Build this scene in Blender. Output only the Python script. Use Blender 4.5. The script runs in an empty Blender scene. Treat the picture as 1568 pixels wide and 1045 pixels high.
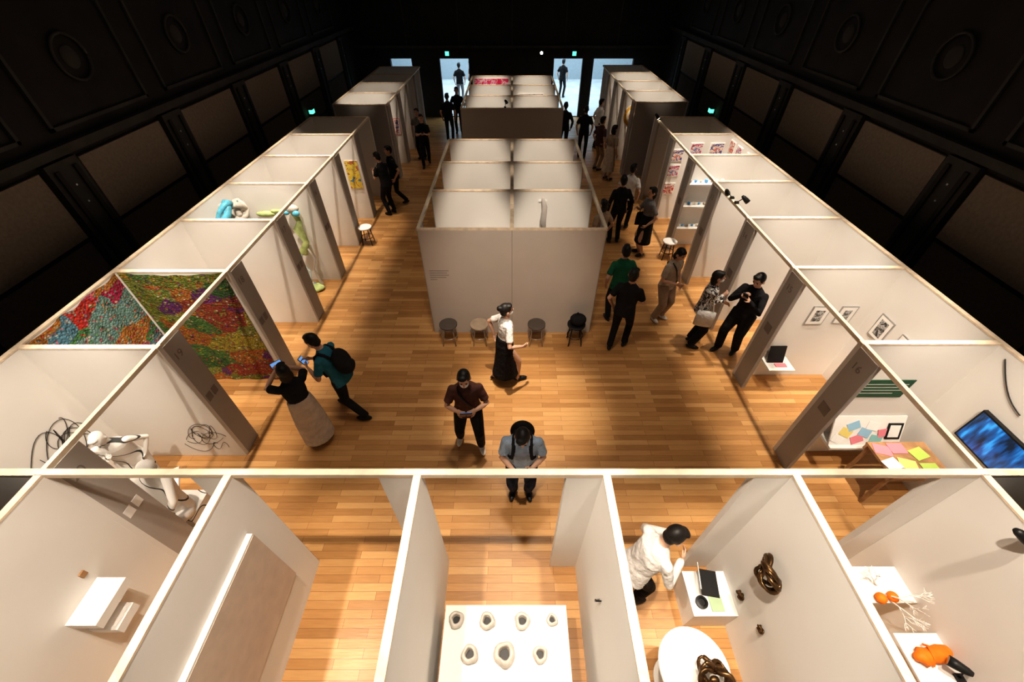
import bpy, bmesh, math, random
import numpy as np
from mathutils import Vector, Matrix
from mathutils.bvhtree import BVHTree
random.seed(7)
C=bpy.context.collection
V=Vector
sc=bpy.context.scene
sc.view_settings.view_transform='Standard'
try: sc.view_settings.look='Medium High Contrast'
except Exception as e: print('look',e)
# ---------------- materials ----------------
_m={}
def mat(name,col,rough=.7,metal=0,noise=.06,scale=8,emis=None,es=1,bump=0,spec=.3):
    if name in _m: return _m[name]
    m=bpy.data.materials.new(name); m.use_nodes=True; nt=m.node_tree; b=nt.nodes['Principled BSDF']
    b.inputs['Roughness'].default_value=rough; b.inputs['Metallic'].default_value=metal
    b.inputs['Specular IOR Level'].default_value=spec
    tc=nt.nodes.new('ShaderNodeTexCoord'); n=nt.nodes.new('ShaderNodeTexNoise'); n.inputs['Scale'].default_value=scale; n.inputs['Detail'].default_value=4
    nt.links.new(tc.outputs['Object'],n.inputs['Vector'])
    r=nt.nodes.new('ShaderNodeValToRGB'); nt.links.new(n.outputs['Fac'],r.inputs[0])
    r.color_ramp.elements[0].position=.3; r.color_ramp.elements[1].position=.7
    r.color_ramp.elements[0].color=tuple(c*(1-noise) for c in col)+(1,); r.color_ramp.elements[1].color=tuple(min(1,c*(1+noise)) for c in col)+(1,)
    nt.links.new(r.outputs[0],b.inputs['Base Color'])
    if bump:
        n2=nt.nodes.new('ShaderNodeTexNoise'); n2.inputs['Scale'].default_value=scale*(1.5 if name.startswith('cloth') else 6); nt.links.new(tc.outputs['Object'],n2.inputs['Vector'])
        bp=nt.nodes.new('ShaderNodeBump'); bp.inputs['Strength'].default_value=bump
        if name.startswith('cloth'): bp.inputs['Distance'].default_value=.05
        nt.links.new(n2.outputs['Fac'],bp.inputs['Height']); nt.links.new(bp.outputs[0],b.inputs['Normal'])
    if emis:
        b.inputs['Emission Color'].default_value=emis+(1,); b.inputs['Emission Strength'].default_value=es
    _m[name]=m; return m
WHITE=mat('booth_white_paint',(.76,.745,.72),.85,noise=.02,scale=1.5)
GREY_SHADED=mat('booth_grey_shaded_panel',(.42,.39,.365),.85,noise=.03,scale=2)  # shade on the aisle-facing return panels is put into this grey
FRONT=mat('booth_front_panel',(.52,.475,.435),.85,noise=.03,scale=2)
TIMBER=mat('timber_batten',(.72,.59,.45),.6,noise=.15,scale=12)
CREAM=mat('cream_batten',(.74,.63,.49),.6,noise=.08,scale=10)
BLACKW=mat('hall_black_wall',(.022,.018,.016),.6,noise=.3,scale=2)
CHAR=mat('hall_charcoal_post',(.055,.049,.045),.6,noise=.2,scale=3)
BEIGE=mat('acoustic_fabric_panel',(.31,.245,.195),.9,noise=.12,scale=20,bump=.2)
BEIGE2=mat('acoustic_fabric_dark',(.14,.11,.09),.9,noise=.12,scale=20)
BLK=mat('black_plastic',(.012,.012,.013),.45)
STEEL=mat('steel',(.5,.5,.5),.3,metal=1)
PAPER=mat('white_paper',(.85,.84,.82),.8,noise=.02)
SHELFW=mat('white_lacquer',(.78,.765,.74),.5,noise=.02)
BRONZE=mat('dark_bronze',(.13,.075,.035),.32,metal=.9,noise=.5,scale=12)
WOOD=mat('table_wood',(.35,.2,.10),.5,noise=.25,scale=10)
ORANGE=mat('orange_fabric',(.80,.19,.012),.6,noise=.2,scale=14,bump=.6)
SEAM=mat('panel_seam',(.25,.22,.2),.9)
def floor_mat():
    m=bpy.data.materials.new('oak_plank_floor'); m.use_nodes=True; nt=m.node_tree; b=nt.nodes['Principled BSDF']; N=nt.nodes.new; L=nt.links.new
    tc=N('ShaderNodeTexCoord')
    br=N('ShaderNodeTexBrick'); br.offset=.37; br.offset_frequency=2; br.squash=1
    br.inputs['Scale'].default_value=1; br.inputs['Brick Width'].default_value=.78; br.inputs['Row Height'].default_value=.088
    br.inputs['Mortar Size'].default_value=.0016; br.inputs['Bias'].default_value=0
    br.inputs['Color1'].default_value=(0,0,0,1); br.inputs['Color2'].default_value=(1,1,1,1); br.inputs['Mortar'].default_value=(.5,.5,.5,1)
    L(tc.outputs['Object'],br.inputs['Vector'])
    mp=N('ShaderNodeMapping'); mp.inputs['Scale'].default_value=(1.5,16,1); L(tc.outputs['Object'],mp.inputs['Vector'])
    n=N('ShaderNodeTexNoise'); n.inputs['Scale'].default_value=3; n.inputs['Detail'].default_value=6; L(mp.outputs[0],n.inputs['Vector'])
    r=N('ShaderNodeValToRGB'); e=r.color_ramp.elements
    e[0].color=(.29,.135,.045,1); e[1].color=(.66,.40,.175,1); e.new(.5).color=(.49,.26,.098,1)
    mx=N('ShaderNodeMix'); mx.data_type='RGBA'; mx.inputs[0].default_value=.42
    L(br.outputs['Color'],mx.inputs['A']); L(n.outputs['Fac'],mx.inputs['B']); L(mx.outputs['Result'],r.inputs[0])
    m2=N('ShaderNodeMix'); m2.data_type='RGBA'; L(br.outputs['Fac'],m2.inputs[0]); L(r.outputs[0],m2.inputs['A']); m2.inputs['B'].default_value=(.14,.06,.02,1)
    L(m2.outputs['Result'],b.inputs['Base Color']); b.inputs['Roughness'].default_value=.32; b.inputs['Specular IOR Level'].default_value=.42
    bp=N('ShaderNodeBump'); bp.inputs['Strength'].default_value=.12; bp.inputs['Distance'].default_value=.01; L(n.outputs['Fac'],bp.inputs['Height']); L(bp.outputs[0],b.inputs['Normal'])
    return m
def tapestry_mat(name,cols,seed):
    m=bpy.data.materials.new(name); m.use_nodes=True; nt=m.node_tree; b=nt.nodes['Principled BSDF']; N=nt.nodes.new; L=nt.links.new
    tc=N('ShaderNodeTexCoord'); ns=N('ShaderNodeTexNoise'); ns.inputs['Scale'].default_value=2.2; L(tc.outputs['Object'],ns.inputs['Vector'])
    ad=N('ShaderNodeMix'); ad.data_type='RGBA'; ad.blend_type='ADD'; ad.inputs[0].default_value=.30; L(tc.outputs['Object'],ad.inputs['A']); L(ns.outputs['Color'],ad.inputs['B'])
    mpp=N('ShaderNodeMapping'); mpp.inputs['Scale'].default_value=(.75,.75,1.35); L(ad.outputs['Result'],mpp.inputs[0])
    def vor(scale,rnd=1):
        v=N('ShaderNodeTexVoronoi'); v.inputs['Scale'].default_value=scale; L(mpp.outputs[0] if scale<10 else tc.outputs['Object'],v.inputs['Vector']); v.inputs['Randomness'].default_value=rnd; return v
    def ramp(src,cs,interp='CONSTANT'):
        s=N('ShaderNodeSeparateColor'); L(src,s.inputs[0]); r=N('ShaderNodeValToRGB'); r.color_ramp.interpolation=interp
        while len(r.color_ramp.elements)<len(cs): r.color_ramp.elements.new(.5)
        for i,c in enumerate(cs): r.color_ramp.elements[i].position=i/len(cs); r.color_ramp.elements[i].color=c+(1,)
        L(s.outputs[seed],r.inputs[0]); return r
    big=vor(2.7); small=vor(34)
    rb=ramp(big.outputs['Color'],cols); cs2=cols[::-1]+[(.8,.7,.5),(.03,.03,.03)]
    rs=ramp(small.outputs['Color'],cs2)
    mx=N('ShaderNodeMix'); mx.data_type='RGBA'
    s2=N('ShaderNodeSeparateColor'); L(small.outputs['Color'],s2.inputs[0])
    mm=N('ShaderNodeMath'); mm.operation='GREATER_THAN'; L(s2.outputs[2],mm.inputs[0]); mm.inputs[1].default_value=.70
    m3=N('ShaderNodeMath'); m3.operation='MULTIPLY'; m3.inputs[1].default_value=.75; L(mm.outputs[0],m3.inputs[0])
    L(m3.outputs[0],mx.inputs[0]); L(rb.outputs[0],mx.inputs['A']); L(rs.outputs[0],mx.inputs['B'])
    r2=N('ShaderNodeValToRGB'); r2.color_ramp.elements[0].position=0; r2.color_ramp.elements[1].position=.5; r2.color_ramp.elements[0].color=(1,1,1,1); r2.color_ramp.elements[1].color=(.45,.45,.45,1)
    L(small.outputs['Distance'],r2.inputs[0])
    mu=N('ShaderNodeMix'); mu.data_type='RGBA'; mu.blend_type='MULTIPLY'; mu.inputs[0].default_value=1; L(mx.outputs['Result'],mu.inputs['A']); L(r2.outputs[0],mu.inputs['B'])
    L(mu.outputs['Result'],b.inputs['Base Color']); b.inputs['Roughness'].default_value=.95
    bp=N('ShaderNodeBump'); bp.inputs['Strength'].default_value=.5; bp.inputs['Distance'].default_value=.02; L(small.outputs['Distance'],bp.inputs['Height']); L(bp.outputs[0],b.inputs['Normal'])
    return m
def art_mat(name,cols,scale=6):
    m=bpy.data.materials.new(name); m.use_nodes=True; nt=m.node_tree; b=nt.nodes['Principled BSDF']; N=nt.nodes.new; L=nt.links.new
    tc=N('ShaderNodeTexCoord'); v=N('ShaderNodeTexNoise'); v.inputs['Scale'].default_value=scale; v.inputs['Detail'].default_value=3; v.inputs['Distortion'].default_value=1.2
    L(tc.outputs['Object'],v.inputs['Vector']); r=N('ShaderNodeValToRGB'); r.color_ramp.interpolation='CONSTANT'
    while len(r.color_ramp.elements)<len(cols): r.color_ramp.elements.new(.5)
    for i,c in enumerate(cols): r.color_ramp.elements[i].position=.3+.4*i/len(cols) if i else 0; r.color_ramp.elements[i].color=c+(1,)
    L(v.outputs['Fac'],r.inputs[0]); L(r.outputs[0],b.inputs['Base Color']); b.inputs['Roughness'].default_value=.6
    return m
def line_mat():
    m=bpy.data.materials.new('white_with_drawn_lines'); m.use_nodes=True; nt=m.node_tree; b=nt.nodes['Principled BSDF']; N=nt.nodes.new; L=nt.links.new
    tc=N('ShaderNodeTexCoord'); w=N('ShaderNodeTexWave'); w.wave_type='BANDS'; w.bands_direction='DIAGONAL'; w.inputs['Scale'].default_value=1.5; w.inputs['Distortion'].default_value=9; w.inputs['Detail'].default_value=1; w.inputs['Detail Scale'].default_value=1.2
    L(tc.outputs['Object'],w.inputs['Vector']); r=N('ShaderNodeValToRGB'); r.color_ramp.elements[0].color=(.04,.04,.04,1); r.color_ramp.elements[1].color=(.80,.78,.75,1); r.color_ramp.elements[0].position=.008; r.color_ramp.elements[1].position=.022
    L(w.outputs['Fac'],r.inputs[0]); L(r.outputs[0],b.inputs['Base Color']); b.inputs['Roughness'].default_value=.7
    return m
# ---------------- mesh builder ----------------
class MB:
    def __init__(s): s.bm=bmesh.new(); s.mats=[]
    def mi(s,m):
        if m not in s.mats: s.mats.append(m)
        return s.mats.index(m)
    def _tag(s,fs,m,smooth=False):
        i=s.mi(m)
        for f in fs: f.material_index=i; f.smooth=smooth
    def box(s,x0,x1,y0,y1,z0,z1,m,M=None):
        vs=[s.bm.verts.new(p) for p in [(x,y,z) for z in (z0,z1) for y in (y0,y1) for x in (x0,x1)]]
        if M is not None:
            for v in vs: v.co=M@v.co
        f=[(0,2,3,1),(4,5,7,6),(0,1,5,4),(2,6,7,3),(0,4,6,2),(1,3,7,5)]
        fs=[s.bm.faces.new([vs[i] for i in q]) for q in f]; s._tag(fs,m); return fs
    def tube(s,pts,rad,m,X=None,rnd=True,n=12):
        pts=[V(p) for p in pts]; rad=[(r,r) if not isinstance(r,(tuple,list)) else r for r in rad]
        if rnd:
            d0=(pts[0]-pts[1]).normalized(); d1=(pts[-1]-pts[-2]).normalized(); r0=rad[0]; r1=rad[-1]
            def cap(p,d,r):
                o=[]
                for a in (35,65,85):
                    a=math.radians(a); o.append((p+d*min(r)*math.sin(a),(r[0]*math.cos(a),r[1]*math.cos(a))))
                return o
            c0=cap(pts[0],d0,r0)[::-1]; c1=cap(pts[-1],d1,r1)
            pts=[c[0] for c in c0]+pts+[c[0] for c in c1]; rad=[c[1] for c in c0]+rad+[c[1] for c in c1]
        rings=[]; u=None
        for i,p in enumerate(pts):
            d=(pts[min(i+1,len(pts)-1)]-pts[max(i-1,0)]).normalized()
            if X is not None: u=(V(X)-d*V(X).dot(d)).normalized()
            elif u is None:
                ref=V((1,0,0)) if abs(d.x)<.8 else V((0,1,0)); u=(ref-d*ref.dot(d)).normalized()
            else: u=(u-d*u.dot(d)).normalized()
            w=d.cross(u); rings.append([s.bm.verts.new(p+u*rad[i][0]*math.cos(2*math.pi*k/n)+w*rad[i][1]*math.sin(2*math.pi*k/n)) for k in range(n)])
        fs=[]
        for a,b in zip(rings,rings[1:]):
            for k in range(n): fs.append(s.bm.faces.new((a[k],a[(k+1)%n],b[(k+1)%n],b[k])))
        fs.append(s.bm.faces.new(rings[0][::-1])); fs.append(s.bm.faces.new(rings[-1]))
        s._tag(fs,m,True); return fs
    def ell(s,c,r,m,M=None,u=16,v=10):
        T=Matrix.Translation(V(c))
        if M is not None: T=T@M.to_4x4()
        T=T@Matrix.Diagonal((r[0],r[1],r[2],1))
        g=bmesh.ops.create_uvsphere(s.bm,u_segments=u,v_segments=v,radius=1,matrix=T)
        fs={f for x in g['verts'] for f in x.link_faces}; s._tag(fs,m,True)
    def lathe(s,c,prof,m,n=24,closed=True):
        rings=[[s.bm.verts.new((c[0]+r*math.cos(2*math.pi*k/n),c[1]+r*math.sin(2*math.pi*k/n),c[2]+z)) for k in range(n)] for r,z in prof]
        fs=[]
        for a,b in zip(rings,rings[1:]):
            for k in range(n): fs.append(s.bm.faces.new((a[k],a[(k+1)%n],b[(k+1)%n],b[k])))
        if closed: fs.append(s.bm.faces.new(rings[0][::-1])); fs.append(s.bm.faces.new(rings[-1]))
        s._tag(fs,m,False)
    def obj(s,name,smoothmod=False,recenter=True,normals=True):
        me=bpy.data.meshes.new(name)
        if normals: bmesh.ops.recalc_face_normals(s.bm,faces=s.bm.faces[:])
        if recenter and len(s.bm.verts):
            xs=[v.co for v in s.bm.verts]; c=V(((min(p.x for p in xs)+max(p.x for p in xs))/2,(min(p.y for p in xs)+max(p.y for p in xs))/2,min(p.z for p in xs)))
            for v in s.bm.verts: v.co-=c
        else: c=V((0,0,0))
        s.bm.to_mesh(me); s.bm.free()
        for m in s.mats: me.materials.append(m)
        o=bpy.data.objects.new(name,me); o.location=c; C.objects.link(o); return o
H=2.2; A=3.925; O=5.47; T=.028
# ---------------- room ----------------
b=MB(); b.box(-6.6,6.6,-1.0,20.8,-.1,0,floor_mat()); b.obj('floor',recenter=False)
b=MB(); b.box(-6.9,6.9,-1.3,21,8.0,8.2,BLACKW); b.obj('ceiling')
def side_wall(sg,name):
    b=MB(); W=6.6*sg
    def bx(d0,d1,y0,y1,z0,z1,m):
        x0,x1=sorted((W-sg*d0,W-sg*d1)); b.box(x0,x1,y0,y1,z0,z1,m)
    bx(-.2,0,-1.2,21,0,8,BLACKW)
    k=-2
    while True:
        y=6.35+2.6*k; k+=1
        if y>19: break
        if y<-1: continue
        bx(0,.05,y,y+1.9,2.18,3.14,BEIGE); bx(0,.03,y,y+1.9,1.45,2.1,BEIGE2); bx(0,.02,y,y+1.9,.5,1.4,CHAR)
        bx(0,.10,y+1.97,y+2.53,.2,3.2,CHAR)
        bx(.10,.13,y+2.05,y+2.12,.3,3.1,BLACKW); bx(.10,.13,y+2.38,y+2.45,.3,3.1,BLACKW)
        for z in (2.6,2.85): bx(.10,.105,y+2.235,y+2.26,z,z+.025,PAPER)
        for (a,c,e,f) in [(y-.1,y+2.0,3.5,3.55),(y-.1,y+2.0,4.95,5.0),(y-.1,y-.05,3.5,5.0),(y+1.95,y+2.0,3.5,5.0)]: bx(0,.04,a,c,e,f,CHAR)
        pts=[(W-sg*.03,y+.95+.29*math.cos(t*math.pi/12),4.25+.29*math.sin(t*math.pi/12)) for t in range(25)]
        b.tube(pts,[.022]*25,CHAR,rnd=False,n=8)
        b.ell((W,y+.95,4.25),(.04,.15,.15),CHAR)
    bx(0,.12,-1.2,20.8,3.24,3.36,CHAR); bx(0,.06,-1.2,20.8,5.2,5.28,CHAR)
    b.obj(name,recenter=False)
side_wall(-1,'wall_left'); side_wall(1,'wall_right')
b=MB(); b.box(-6.6,6.6,-1.2,-1.0,0,8,BLACKW); b.obj('wall_near',recenter=False)
b=MB(); ops=[(-5.2,-4.3),(-3.1,-1.86),(1.8,3.03),(3.5,5.2)]
xs=[-6.6]+[v for o in ops for v in o]+[6.6]
for i in range(0,len(xs),2): b.box(xs[i],xs[i+1],20.8,21,0,2.25,BLACKW)
b.box(-6.6,6.6,20.8,21,2.25,8,BLACKW); b.box(-6.6,6.6,20.68,20.8,2.62,2.72,CHAR); b.box(-6.6,6.6,20.72,20.8,4.2,4.26,CHAR)
for x in (-4.4,-2.2,0,2.2,4.4): b.box(x-.02,x+.02,20.74,20.8,2.72,8,CHAR)
b.obj('wall_far',recenter=False)
FOY=mat('foyer_tile',(.50,.52,.53),.6,noise=.15,scale=1.5); FW=mat('foyer_wall',(.35,.40,.43),.8)
b=MB(); b.box(-8,8,21,29,-.1,0,FOY); b.obj('floor_foyer',recenter=False)
b=MB(); b.box(-8,8,29,29.2,0,5,FW); b.box(-8.2,-8,21,29.2,0,5,FW); b.box(8,8.2,21,29.2,0,5,FW); b.obj('wall_foyer',recenter=False)
b=MB(); b.box(-8.2,8.2,21,29.2,5,5.1,FW); b.obj('ceiling_foyer',recenter=False)
# ---------------- booths ----------------
def wallx(x0,x1,y,m=WHITE,h=H):
    b=MB(); b.box(x0,x1,y-T,y+T,0,h-.02,m); b.box(x0,x1,y-T-.003,y+T+.003,h-.02,h,TIMBER); b.obj('partition_panel')
def wally(x,y0,y1,m=WHITE,h=H):
    b=MB(); b.box(x-T,x+T,y0,y1,0,h-.02,m); b.box(x-T-.003,x+T+.003,y0,y1,h-.02,h,TIMBER); b.obj('partition_panel')
def beam(x0,x1,y0,y1): b=MB(); b.box(x0,x1,y0,y1,H-.045,H+.002,CREAM); b.obj('partition_panel')
def ret(x0,x1,y0,y1,m=GREY_SHADED): b=MB(); b.box(x0,x1,y0,y1,0,H-.047,m); b.obj('partition_panel')
rowsL=[1.7,3.2,4.7,6.2,7.7,9.2,10.7,12.2]; rowsR=[1.7,3.27,4.79,6.28,7.8,9.26,10.72,12.2]
for sg,rows,y2 in ((-1,rowsL,13.5),(1,rowsR,13.8)):
    for y in rows:
        a,c=sorted((sg*(A-T-.002),sg*(O-T))); wallx(a,c,y)
    for ya,yb in zip(rows,rows[1:]): wally(sg*O,ya,yb)
    beam(sg*A-.022,sg*A+.022,rows[0]+.03,rows[-1])
    for i,y in enumerate(rows[:-1] if sg<0 else rows[1:]):
        y0,y1=(y+T,y+.33) if sg<0 else (y-.33,y-T)
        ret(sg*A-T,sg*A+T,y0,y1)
    rr=[y2+1.47*i for i in range(5)]; xa,xo=sorted((sg*3.75,sg*5.27))
    for i,y in enumerate(rr): wallx(xa,xo,y,GREY_SHADED if i==0 else WHITE)
    for ya,yb in zip(rr,rr[1:]): wally(sg*5.3,ya,yb)
    beam(sg*3.72-.022,sg*3.72+.022,rr[0],rr[-1])
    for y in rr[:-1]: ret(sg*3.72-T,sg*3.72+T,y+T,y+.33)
xs=[-A+1.57*i for i in range(6)]
for x in xs: wally(x,.18,1.7-T)
wallx(-A,A,.15)
b=MB(); b.box(-A-.03,A+.03,1.7-.028,1.7+.028,H-.05,H+.003,CREAM); b.obj('partition_panel')
for x in xs[1:]: ret(x-.33,x+T,1.7-T,1.7+T,WHITE)
def block(x,rows):
    for i,y in enumerate(rows): wallx(-x,x,y)
    for ya,yb in zip(rows,rows[1:]): wally(0,ya+T,yb-T)
    for sg in (-1,1):
        beam(sg*x-.025,sg*x+.025,rows[0],rows[-1])
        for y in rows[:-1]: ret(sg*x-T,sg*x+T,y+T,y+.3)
block(1.5,[5.9,7.38,8.82,10.3]); block(1.47,[13.1,14.6,16.1,17.6])
b=MB(); b.box(-1.5,1.5,5.9-T-.006,5.9-T-.001,0,H-.02,FRONT); b.box(-.004,.004,5.9-T-.008,5.9-T-.006,0,H-.02,SEAM)
for k in range(5): b.box(-1.42,-1.42+(.33,.30,.33,.28,.12)[k],5.9-T-.0075,5.9-T-.006,1.42-.045*k,1.432-.045*k,SEAM)
b.obj('printed_front_panel')
b=MB(); b.box(-1.47,1.47,13.1-T-.006,13.1-T-.001,0,H-.02,FRONT); b.obj('printed_front_panel')
# ---------------- lights ----------------
LAMP=mat('lamp_glow',(1,1,1),emis=(1,.85,.65),es=8)
WARM=(1,.85,.69)
def spot(x,y,z,tx,ty,tz,w,size,blend=.5,col=WARM,r=.06):
    l=bpy.data.lights.new('spotlight','SPOT'); l.energy=w; l.spot_size=math.radians(size); l.spot_blend=blend; l.color=col; l.shadow_soft_size=r
    o=bpy.data.objects.new('spotlight_beam',l); o.location=(x,y,z); d=V((tx-x,ty-y,tz-z)); o.rotation_euler=d.to_track_quat('-Z','Y').to_euler(); C.objects.link(o)
E=880
for sg,rows in ((-1,rowsL),(1,rowsR)):
    for i in range(6):
        yc=(rows[i]+rows[i+1])/2
        spot(sg*4.15,yc-.1,6.4,sg*4.6,yc+.1,0,E*.95,34,.55)
        spot(sg*3.1,rows[i]-1.0,6.3,sg*5.15,rows[i+1]-.2,1.1,E*1.15,27,.8)  # added crosswise spot, put in to brighten back and far booth walls
for x in xs[:-1]: spot(x+.785,1.15,6.4,x+.785,1.0,0,E*1.0,36,.55)
for lx,tx,w in ((-1.5,-3.9,1.0),(-.2,-2.3,.6),(1.0,-.75,.45),(-1.0,.8,.95),(.5,2.3,1.25),(1.7,3.9,1.15)): spot(lx,.9,6.2,tx,1.0,1.1,E*w*.9,26,.8)  # added cross-aimed spots that brighten the front row's side walls
spot(.05,4.5,6.5,.2,4.05,0,1900,28,1)
spot(-.1,3.6,6.7,0,3.9,0,420,70,1,r=.25)  # added soft fill, evens out dark bands on the aisle floor
spot(0,1.9,6.6,0,5.9,1.2,760,32,.9)
for x in (-.75,.75):
    for y in (5.9,7.38,8.82,13.1,14.6,16.1):
        spot(x*.9,y-1.0,6.4,x,y+1.4,1.1,E*1.4,20,.7)
for sg,y2 in ((-1,13.5),(1,13.8)):
    for k in ((0,1) if sg<0 else (0,1,2)): spot(sg*3.0,y2-1.0+1.47*k,6.3,sg*4.9,y2+1.3+1.47*k,1.1,E*1.4*(.5 if sg<0 and k else 1),24,.7)
for sg in (-1,1):
    for y in (4.2,6.5,9.0,12.0,15.5): spot(sg*2.65,y,6.6,sg*2.65,y+.2,0,115,54,1,r=.15)
def area(name,x,y,z,sx,sy,w,col,rot):
    l=bpy.data.lights.new(name,'AREA'); l.shape='RECTANGLE'; l.size=sx; l.size_y=sy; l.energy=w; l.color=col
    o=bpy.data.objects.new(name,l); o.location=(x,y,z); o.rotation_euler=rot; C.objects.link(o)
area('foyer_daylight',0,25,4.9,14,7,1250,(.68,.87,1),(0,0,0))
area('ambient_fill',0,9,7.8,9,18,60,(1,.85,.7),(0,0,0))  # unseen area fill added under the ceiling to raise the ambient level
w=bpy.data.worlds.new('world'); bpy.context.scene.world=w; w.use_nodes=True; w.node_tree.nodes['Background'].inputs[0].default_value=(.9,.75,.6,1); w.node_tree.nodes['Background'].inputs[1].default_value=.004
# ---------------- people ----------------
SK=mat('skin',(.58,.36,.26),.55,noise=.05); HAIR=mat('black_hair',(.012,.010,.009),.5,noise=.3,scale=40,bump=.4); EYE=mat('eye_dark',(.01,.01,.01),.3); LIP=mat('lip',(.4,.16,.13),.5)
MASK=mat('face_mask',(.75,.77,.8),.8)
def cloth(name,c): return mat('cloth_'+name,c,.85,noise=.14,scale=9,bump=.55,spec=.15)
def ik(p0,p1,l1,l2,hint):
    d=p1-p0; L=d.length
    if L>(l1+l2)*.998: p1=p0+d*((l1+l2)*.998/L); d=p1-p0; L=d.length
    a=(l1*l1-l2*l2+L*L)/(2*L); h=math.sqrt(max(0,l1*l1-a*a)); u=d/L; hh=(hint-u*hint.dot(u)); hh=hh.normalized() if hh.length>1e-4 else V((0,1,0))
    return p0+u*a+hh*h,p1
def human(name,x,y,face,top,bottom,ht=1.7,lean=4,hp=0,hy=0,hands=((.25,.06,.86),(-.25,.06,.86)),feet=((.1,0,0),(-.1,0,0)),sleeve='short',skirt=None,hair='short',vox=.014,shoe=BLK,bag=None,phone=False,mask=False,wide=1.0,skin=SK,hairm=None,eyes=True,leg=1.0,shorts=False,strap=False,plinth=False):
    hairm=hairm or HAIR
    b=MB(); L=math.radians(lean); s=V((0,math.sin(L),math.cos(L))); hip=V((0,0,.93-.012*abs(lean)/10)); X=V((1,0,0))
    spread=max(V((f[0],f[1],0)).length for f in feet)
    hip.z-=max(0,spread-.15)*.22
    P=lambda t,f=0: hip+s*t+V((0,math.cos(L),-math.sin(L)))*f
    w=wide
    prof=[(-.11,.188*w,.138),(-.02,.180*w,.130),(.12,.158*w,.116),(.26,.168*w,.122),(.36,.174*w,.118),(.42,.160*w,.102),(.465,.118*w,.082),(.495,.075*w,.066),(.512,.060,.058)]
    if skirt: prof=[(-.02,.140*w,.100),(.12,.142*w,.104)]+prof[3:]
    b.tube([P(a) for a,_,_ in prof],[(r,q) for _,r,q in prof],top,X=X,rnd=False,n=20)
    for sx in (-1,1): b.ell(P(.405)+X*sx*.140*w,(.058,.056,.050),top)
    n=(s+V((0,math.sin(math.radians(hp))-s.y*.5,0))).normalized() if hp else (s*.6+V((0,0,.4))).normalized()
    nk=P(.50); hc=nk+n*.155
    b.tube([nk-n*.03,nk+n*.11],[.052,.05],skin,rnd=False)
    R=Matrix.Rotation(math.radians(hy),3,'Z')@Matrix.Rotation(-math.radians(hp),3,'X')
    hd=lambda p: hc+R@V(p)
    b.ell(hd((0,0,.012)),(.073,.092,.106),skin,R); b.ell(hd((0,.022,-.055)),(.053,.062,.063),skin,R)
    b.tube([hd((0,.090,.015)),hd((0,.106,-.018))],[.008,.014],skin)
    for sx in (-1,1): b.ell(hd((sx*.082,-.005,-.010)),(.013,.02,.032),skin,R)
    if hair:
        b.ell(hd((0,-.020,.030)),(.084,.100,.100),hairm,R); b.ell(hd((.015,.040,.092)),(.060,.045,.030),hairm,R); b.ell(hd((0,-.055,-.03)),(.07,.05,.06),hairm,R)
        if hair=='bob' or hair=='long': b.ell(hd((0,-.05,-.06)),(.09,.062,.10),hairm,R)
        if hair=='bun': b.ell(hd((0,-.11,.06)),(.045,.045,.045),hairm,R)
    hinfo=[]
    for sx,hpz in ((1,hands[0]),(-1,hands[1])):
        sh=P(.405)+X*sx*.168*w; tgt=V(hpz)
        el,wr=ik(sh,tgt,.285,.25,V((sx*.6,-.7,-.5)))
        el2=sh.lerp(el,.72)
        b.tube([sh,sh.lerp(el,.5),el,el.lerp(wr,.4),wr],[.048,.044,.038,.036,.025],skin)
        if sleeve=='short': b.tube([sh-(el-sh)*.05,sh.lerp(el,.4),el2],[.054,.058,.061],top,rnd=False); b.ell(sh,(.055,.055,.055),top)
        elif sleeve=='long': b.tube([sh,sh.lerp(el,.5),el,el.lerp(wr,.5),wr-(wr-el)*.04],[.056,.055,.049,.044,.038],top)
        d=(wr-el).normalized()
        nrm=V((-sx,0,0)) if abs(d.z)>.75 else V((-sx,.3,.1)); nrm=(nrm-d*nrm.dot(d)).normalized(); lat=d.cross(nrm)
        if lat.dot(V((0,1,.6)))<0: lat=-lat
        Mx=Matrix((lat,nrm,d)).transposed()
        b.ell(wr+d*.05,(.040,.016,.055),skin,Mx)
        hinfo.append((wr,d,nrm,lat))
    for sx,f in ((1,feet[0]),(-1,feet[1])):
        hj=hip+V((sx*.088*w,0,-.03)); an=V((f[0],f[1],f[2]+.085)); kn,an=ik(hj,an,.43,.42,V((sx*.12,1,0)))
        mid=hj.lerp(kn,.5); fy=V((sx*.18,1,0)).normalized() if len(f)<4 else V((math.sin(f[3]),math.cos(f[3]),0))
        if skirt or shorts: b.tube([hj,mid,kn,kn.lerp(an,.35),an],[.080,.068,.052,.052,.034],skin)
        if not skirt:
            if shorts: b.tube([hj,mid,kn],[.098*leg,.088*leg,.082*leg],bottom,rnd=False)
            else: b.tube([hj,mid,kn,kn.lerp(an,.5),an+(kn-an)*.02],[.095*leg,.083*leg,.066*leg,.062*leg,.056*leg],bottom,rnd=False)
            b.ell(hj,(.092,.10,.09),bottom)
        c=an+fy*.05; c.z=an.z-.085+.044
        ang=math.atan2(-fy.x,fy.y); b.ell(c,(.044,.128,.043),shoe,Matrix.Rotation(ang,3,'Z')); b.tube([an,V((an.x,an.y,an.z-.04))],[.036,.04],shoe if not skirt else skin)
        hinfo.append((an,kn))
    b.ell(hip+V((0,0,-.01)),(.150*w,.108,.11),bottom)
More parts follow.
